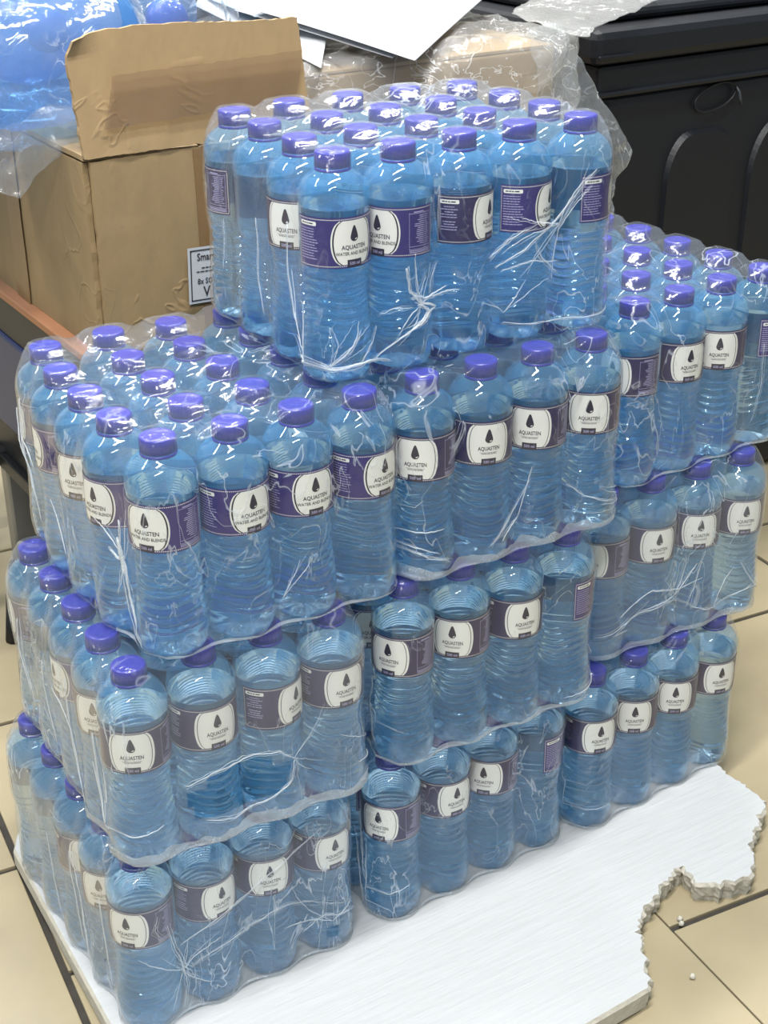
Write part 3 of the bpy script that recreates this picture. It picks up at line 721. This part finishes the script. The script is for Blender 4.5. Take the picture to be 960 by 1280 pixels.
def bpart(o): o.matrix_parent_inverse = Matrix.Translation((-.25, -.6, -BZ0)); return o
bpart(sheet('front_panel', (BX+.002, BY, BZ0), (.392, BY, BZ0), (BX+.002, BY, BZ1), -.006, 30, 24, .0012, 14, M_card, cb, 1, .0012))
bpart(sheet('side_panel', (BX-.004, BY+.007, BZ0), (BX-.004, .86, BZ0), (BX-.004, BY+.007, BZ1-.002), .006, 30, 20, .0016, 10, M_card, cb, 2, .0015))
bpart(sheet('side_panel', (.392, BY+.007, BZ0), (.392, .86, BZ0), (.392, BY+.007, BZ1-.002), -.006, 8, 8, .001, 10, M_card, cb, 3))
bpart(sheet('back_panel', (BX, .862, BZ0), (.392, .862, BZ0), (BX, .862, BZ1), .006, 8, 8, .001, 10, M_card, cb, 4))
bpart(sheet('base_panel', (BX, BY, BZ0+.001), (.392, BY, BZ0+.001), (BX, .86, BZ0+.001), .005, 4, 4, 0, 10, M_card_in, cb, 4))
bpart(sheet('top_flap', (BX-.004, BY+.004, BZ1+.001), (BX+.125, BY+.004, BZ1-.004), (BX-.004, .86, BZ1+.001), .005, 14, 20, .0022, 12, M_card, cb, 5, .0012))
bpart(sheet('top_flap', (.392, BY+.004, BZ1-.001), (.268, BY+.004, BZ1-.006), (.392, .86, BZ1-.001), -.005, 14, 20, .0015, 12, M_card, cb, 6, .0012))
def fb(a, b):
    k = max(0, b-.82)*max(0, .14-a)*10*.9
    return Vector((.03*k, -.045*k+.012*b, -.02*k+.0035*sin(a*5)*b))
bpart(sheet('raised_flap', (BX-.004, BY-.001, BZ1+.004), (.386, BY-.001, BZ1+.003), (BX-.008, BY+.004, BZ1+.122), -.006, 56, 30, .0035, 16, M_card_flap, cb, 7, .0016, fb))
bpart(sheet('tape_residue', (BX+.02, BY-.0040, BZ1+.032), (.366, BY-.0040, BZ1+.036), (BX+.035, BY+.0014, BZ1+.082), -.0003, 30, 10, .0035, 16, M_residue, cb, 7, .002))
bpart(sheet('tape_strip', (.244, BY-.0012, BZ0), (.276, BY-.0012, BZ0), (.242, BY-.0012, BZ1-.001), -.0006, 4, 20, .0012, 14, M_tape, cb, 1))
bpart(sheet('tape_strip', (BX-.0055, .624, BZ0), (BX-.0055, .668, BZ0), (BX-.0055, .624, BZ1-.003), -.0006, 4, 16, .0016, 10, M_tape, cb, 2))
# sticker: white, thin black border, printed lines
def vplate(quads, texts):
    V, F, MI = [], [], []
    for x0, x1, z0, z1, ly, mi in quads:
        b = len(V); V += [(x0, -.0004*ly, z0), (x1, -.0004*ly, z0), (x1, -.0004*ly, z1), (x0, -.0004*ly, z1)]; F.append((b, b+1, b+2, b+3)); MI.append(mi)
    for body, wd, x, z, ly, sy in texts:
        v, f = text_flat(body, wd, sy); b = len(V); V += [(x+p[0], -.0004*ly, z+p[1]) for p in v]
        for q in f: F.append(tuple(b+i for i in q)); MI.append(1)
    return V, F, MI
sw, sh = .082, .0625
q = [(0, sw, 0, sh, 0, 0)]; t_ = .0028
for e in ((t_, sw-t_, t_, t_+.0014), (t_, sw-t_, sh-t_-.0014, sh-t_), (t_, t_+.0014, t_, sh-t_), (sw-t_-.0014, sw-t_, t_, sh-t_)): q.append((*e, 1, 1))
rq = random.Random(9)
for z, x0, x1 in ((.0385, .016, .066), (.0345, .010, .072)):
    x = x0
    while x < x1: wd = rq.uniform(.002, .006); q.append((x, min(x1, x+wd), z, z+.0013, 1, 1)); x += wd+.0009
V, F, MI = vplate(q, [('Smart', .021, .0215, .0515, 1, 1.3), ('8x SOF', .022, .0218, .0245, 1, 1.2), ('V', .0085, .0215, .0125, 1, 1.25)])
me = pyd('sticker', V, F, MI, smooth=False); st = link('sticker', me, [M_paper, M_print], cb); st['label'] = 'white shipping sticker with black border and print'
st.matrix_parent_inverse = Matrix.Translation((-.25, -.6, -BZ0)); st.location = (.2245, BY-.0035, .5385); st.rotation_euler = (0, R(2.0), 0)

# ---------------------------------------------------------------- blown film bags, grown as one skin round lumps
def skin(name, lumps, voxel, amp, sc, m, parent=None, seed=0):
    bm = bmesh.new()
    for (c, r) in lumps:
        if c == 'box':
            bmesh.ops.create_cube(bm, size=1, matrix=Matrix.Translation(((r[0]+r[1])/2, (r[2]+r[3])/2, (r[4]+r[5])/2)) @ Matrix.Diagonal((r[1]-r[0], r[3]-r[2], r[5]-r[4], 1))); continue
        rr = r if isinstance(r, tuple) else (r, r, r)
        bmesh.ops.create_icosphere(bm, subdivisions=4, radius=1, matrix=Matrix.Translation(c) @ Matrix.Diagonal((*rr, 1)))
    me = bpy.data.meshes.new(name); bm.to_mesh(me); bm.free()
    o = bpy.data.objects.new('skin', me); COL.objects.link(o)
    md = o.modifiers.new('r', 'REMESH'); md.mode = 'VOXEL'; md.voxel_size = voxel
    sm = o.modifiers.new('s', 'SMOOTH'); sm.iterations = 6; sm.factor = .5
    me2 = bpy.data.meshes.new_from_object(o.evaluated_get(bpy.context.evaluated_depsgraph_get()))
    bpy.data.objects.remove(o)
    nr = [v.normal.copy() for v in me2.vertices]
    for v, n_ in zip(me2.vertices, nr):
        p = v.co; a = noise.noise(p*sc+Vector((seed, 0, 0))); b = noise.noise(p*sc*2.3+Vector((0, seed, 0)))
        v.co = p+n_*(amp*(1-2.2*abs(a))+amp*.55*(1-2.2*abs(b)))
    me2.polygons.foreach_set('use_smooth', [True]*len(me2.polygons)); me2.name = name
    return link(name, me2, m, parent)
# large blue bottles in a clear bag on top of the box
bigv, bigf = [], []
def big_bottle(loc, axis, label):
    r = empty('large_water_bottle', loc); r.rotation_euler = Vector(axis).to_track_quat('Z', 'Y').to_euler()
    pr = [(0, .0), (.0, .060), (.01, .070), (.06, .0715), (.065, .068), (.08, .068), (.085, .0715), (.14, .0715), (.145, .068), (.16, .068), (.165, .0715), (.20, .070), (.235, .055), (.255, .030), (.262, .021), (.272, .021)]
    n_ = 40; v, f = [], []
    for i, (z, rr) in enumerate(pr):
        for k in range(n_):
            t = 2*pi*k/n_; v.append((rr*cos(t), rr*sin(t), z))
        if i:
            for k in range(n_): f.append(((i-1)*n_+k, (i-1)*n_+(k+1) % n_, i*n_+(k+1) % n_, i*n_+k))
    link('bottle_body', pyd('bottle_body', v, f), M_bigpet, r)
    v, f = [], []
    for i, (z, rr) in enumerate([(.262, .0225), (.263, .0235), (.281, .0235), (.284, .022), (.284, .0)]):
        for k in range(n_):
            t = 2*pi*k/n_; rk = rr+(.0004 if k % 2 and .2625 < z < .282 else 0); v.append((rk*cos(t), rk*sin(t), z))
        if i:
            for k in range(n_): f.append(((i-1)*n_+k, (i-1)*n_+(k+1) % n_, i*n_+(k+1) % n_, i*n_+k))
    link('cap', pyd('cap', v, f), M_bluecap, r)
    tag(r, label, 'bottle', 'large blue bottles in the bag on the box'); return r
big_bottle((.205, .935, .79), (-.06, -1, .03), 'large blue bottle with its round cap pointing forward, in the clear bag')
big_bottle((.355, .95, .79), (-.04, -1, .02), 'large blue bottle in the clear bag, the one behind the raised flap')
big_bottle((.053, .935, .80), (-.10, -1, -.02), 'large blue bottle in the clear bag, at the outer end of the bag')
big_bottle((.235, .548, .788), (-1, .04, .0), 'large blue bottle lying crosswise in front of the others in the clear bag')
bag = skin('plastic_bag', [((.085, .548, .790), (.175, .085, .082)), ((.20, .77, .80), (.105, .24, .10)), ((.04, .77, .80), (.105, .24, .10)), ((.335, .78, .80), (.095, .22, .095)), ((.165, .54, .762), (.07, .09, .04))], .0075, .0075, 16, M_bag, None, 3)
tag(bag, 'crumpled clear plastic bag of large blue bottles lying on the cardboard box', 'plastic bag')

# black case behind the flap, papers, wrapped carton
cs = empty('black_case', (.50, 1.07, .498)); tag(cs, 'black plastic case showing as a dark edge behind the raised box flap', 'case')
o = box('case_body', (-.05, .12, -.12, .12, 0, .262), M_black, cs, .006); box('case_lid', (-.055, .125, -.125, .125, .2625, .283), M_black, cs, .005)
carton = empty('wrapped_carton', (.62, .70, .498)); tag(carton, 'brown cardboard carton inside a crumpled clear plastic bag behind the topmost pack', 'box')
box('carton_body', (-.19, .175, -.195, .18, 0, .245), M_card, carton, .003)
for x0, x1, y0, y1 in ((-.19, .175, -.195, -.01), (-.19, .175, -.005, .18)): box('top_flap', (x0+.001, x1-.001, y0+.001, y1-.001, .2455, .250), M_card, carton, .001)
box('tape_strip', (-.19, .175, -.035, .02, .2505, .2512), M_tape, carton, .0002)
bg2 = skin('plastic_bag', [('box', (.412, .818, .484, .90, .502, .758)), ((.655, .49, .715), (.085, .04, .055)), ((.73, .485, .735), (.06, .035, .03)), ((.60, .478, .69), (.05, .03, .045)), ((.445, .488, .715), (.035, .03, .05)), ((.72, .485, .66), (.03, .02, .07)), ((.66, .58, .748), (.12, .08, .02))], .0085, .006, 18, M_bag_white, None, 8)
tag(bg2, 'crumpled clear plastic bag pulled over the brown carton, its loose end hanging', 'plastic bag')
def loose(name, pts, n_, amp, seed, parent, label, m=None):
    """a torn piece of film: fan of its outline, refined and crumpled"""
    bm = bmesh.new(); vs = [bm.verts.new(p) for p in pts]; bm.faces.new(vs)
    bmesh.ops.triangulate(bm, faces=bm.faces[:])
    for _ in range(n_): bmesh.ops.subdivide_edges(bm, edges=bm.edges[:], cuts=1, use_grid_fill=True)
    for v in bm.verts:
        p = v.co.copy(); v.co += Vector((.004*noise.noise(p*30), amp*(1-2.5*abs(noise.noise(p*14+Vector((seed, 0, 0)))))+amp*.5*(1-2*abs(noise.noise(p*40))), .004*noise.noise(p*33+Vector((4, 0, 0)))))
    me = bm_mesh(bm, name, True); o = link(name, me, m or M_bag, parent); o['label'] = label
    md = o.modifiers.new('thick', 'SOLIDIFY'); md.thickness = .0012
    return o
loose('loose_bag_end', [(.745, .485, .77), (.79, .48, .775), (.815, .475, .745), (.835, .465, .70), (.849, .46, .674), (.905, .46, .605), (.885, .462, .575), (.874, .46, .53), (.866, .46, .494), (.80, .475, .49), (.77, .49, .56), (.765, .488, .68)], 4, .012, 2, bg2, 'hanging end of the clear bag')
loose('loose_bag_flap', [(.775, .47, .769), (.79, .435, .767), (.83, .47, .768), (1.06, .60, .772), (1.09, .70, .772), (.95, .74, .772), (.80, .60, .775)], 4, .006, 5, bg2, 'loose clear film lying over onto the black bin', M_bag_white)
loose('loose_bag_end', [(.225, .480, .742), (.19, .478, .722), (.155, .475, .708), (.118, .472, .700), (.104, .480, .682), (.082, .495, .655), (.055, .515, .668), (.02, .54, .70), (.03, .545, .76), (.12, .50, .765), (.20, .49, .765)], 4, .012, 9, bag, 'crumpled hanging end of the clear bag')
def paper(name, c0, c1, c2, m, label, droop=.0, seed=0, th=.0006):
    o = sheet(name, c0, c1, c2, th, 12, 14, .0012, 9, m, None, seed, 0, (lambda a, b: Vector((0, 0, -droop*(1-a)**2*(1-b)**2))) if droop else None)
    o.data.polygons.foreach_set('use_smooth', [True]*len(o.data.polygons)); tag(o, label, 'paper', 'papers lying on the wrapped carton'); return o
paper('paper_sheet', (.426, .455, .766), (.600, .72, .800), (.43, .78, .792), M_paper, 'white paper sheet whose corner hangs beside the raised box flap', .004, 1, .0008)
paper('paper_sheet', (.531, .425, .768), (.86, .70, .801), (.43, .62, .806), M_paper, 'white paper sheet on top, its corner reaching furthest over the carton', .004, 2, .0008)
paper('paper_sheet', (.52, .455, .7665), (.84, .73, .797), (.42, .65, .802), M_paper, 'white paper sheet lying just beneath the top sheet', .003, 3, .0008)
paper('paper_sheet', (.432, .62, .797), (.57, .65, .800), (.47, .93, .80), M_paper_b, 'pale blue paper sheet behind the raised box flap', .0, 4, .0012)

# ---------------------------------------------------------------- black storage bin
TX0, TX1, TY0, TY1 = .93, 1.62, .58, 1.08
bn = empty('storage_bin', ((TX0+TX1)/2, (TY0+TY1)/2, FZ)); tag(bn, 'large black plastic storage bin with a ridged lid standing behind the right packs', 'storage bin')
TO = Matrix.Translation((-(TX0+TX1)/2, -(TY0+TY1)/2, -FZ))
def tpart(o): o.matrix_parent_inverse = TO; return o
bm = box_bm(TX0+.02, TX1-.02, TY0+.012, TY1-.012, FZ, .662, .03, 4)
for v in bm.verts:
    k = (.662-v.co.z)/.69; v.co.x = (v.co.x-1.275)*(1-.06*k)+1.275; v.co.y = (v.co.y-.83)*(1-.05*k)+.83
tpart(link('bin_body', bm_mesh(bm, 'bin_body', False), M_tote, bn))
tpart(box('rim_band', (TX0+.004, TX1-.004, TY0+.002, TY1-.002, .652, .694), M_tote, bn, .006))
tpart(box('rim_lip', (TX0-.002, TX1+.002, TY0-.003, TY1+.003, .651, .660), M_tote, bn, .004))
tpart(box('lid', (TX0-.016, TX1+.016, TY0-.014, TY1+.014, .697, .744), M_tote, bn, .012))
tpart(box('lid_panel', (TX0+.03, TX1-.03, TY0+.03, TY1-.03, .744, .764), M_tote, bn, .012))
tpart(box('lid_catch', (TX0-.012, TX0+.05, TY0-.018, TY0-.012, .706, .712), M_tote, bn, .002))
# raised panels of the front wall, with arched shoulders
def arch_panel(name, x0, x1, z0, z1, r, y, th):
    out = [(x0, z0), (x1, z0)]
    for k in range(13): a = k/12*pi/2; out.append((x1-r+r*cos(a), z1-r*1.6+r*1.6*sin(a)))
    for k in range(13): a = pi/2+k/12*pi/2; out.append((x0+r+r*cos(a), z1-r*1.6+r*1.6*sin(a)))
    v = []; n_ = len(out)
    for x, z in out: v.append((x, y+(.664-z)*.0285, z))
    cx, cz = (x0+x1)/2, (z0+z1)/2
    for x, z in out: v.append((x+(.006 if x < cx else -.006), y-th+(.664-z)*.0285, z-(.006 if z > cz else 0)))
    f = [(k, (k+1) % n_, n_+(k+1) % n_, n_+k) for k in range(n_)]+[tuple(range(n_, 2*n_))]
    return tpart(link(name, pyd(name, v, f, smooth=False), M_tote, bn))
arch_panel('front_panel', 1.075, 1.22, .02, .585, .045, TY0+.014, .010)
arch_panel('front_panel', 1.245, 1.56, .02, .585, .055, TY0+.014, .010)
ell = [(1.162+.040*cos(a), TY0+.008, .628+.0185*sin(a)+.006*cos(a)) for a in [2*pi*k/36 for k in range(37)]]
tpart(tube('handle_ring', ell, .0018, M_tote, bn, 8))
tpart(tube('tag_loop', [(1.199, TY0+.005, .640), (1.203, TY0+.002, .632), (1.206, TY0+.002, .622), (1.211, TY0+.003, .612)], [.0012, .002, .0025, .0012], M_zip, bn, 8))
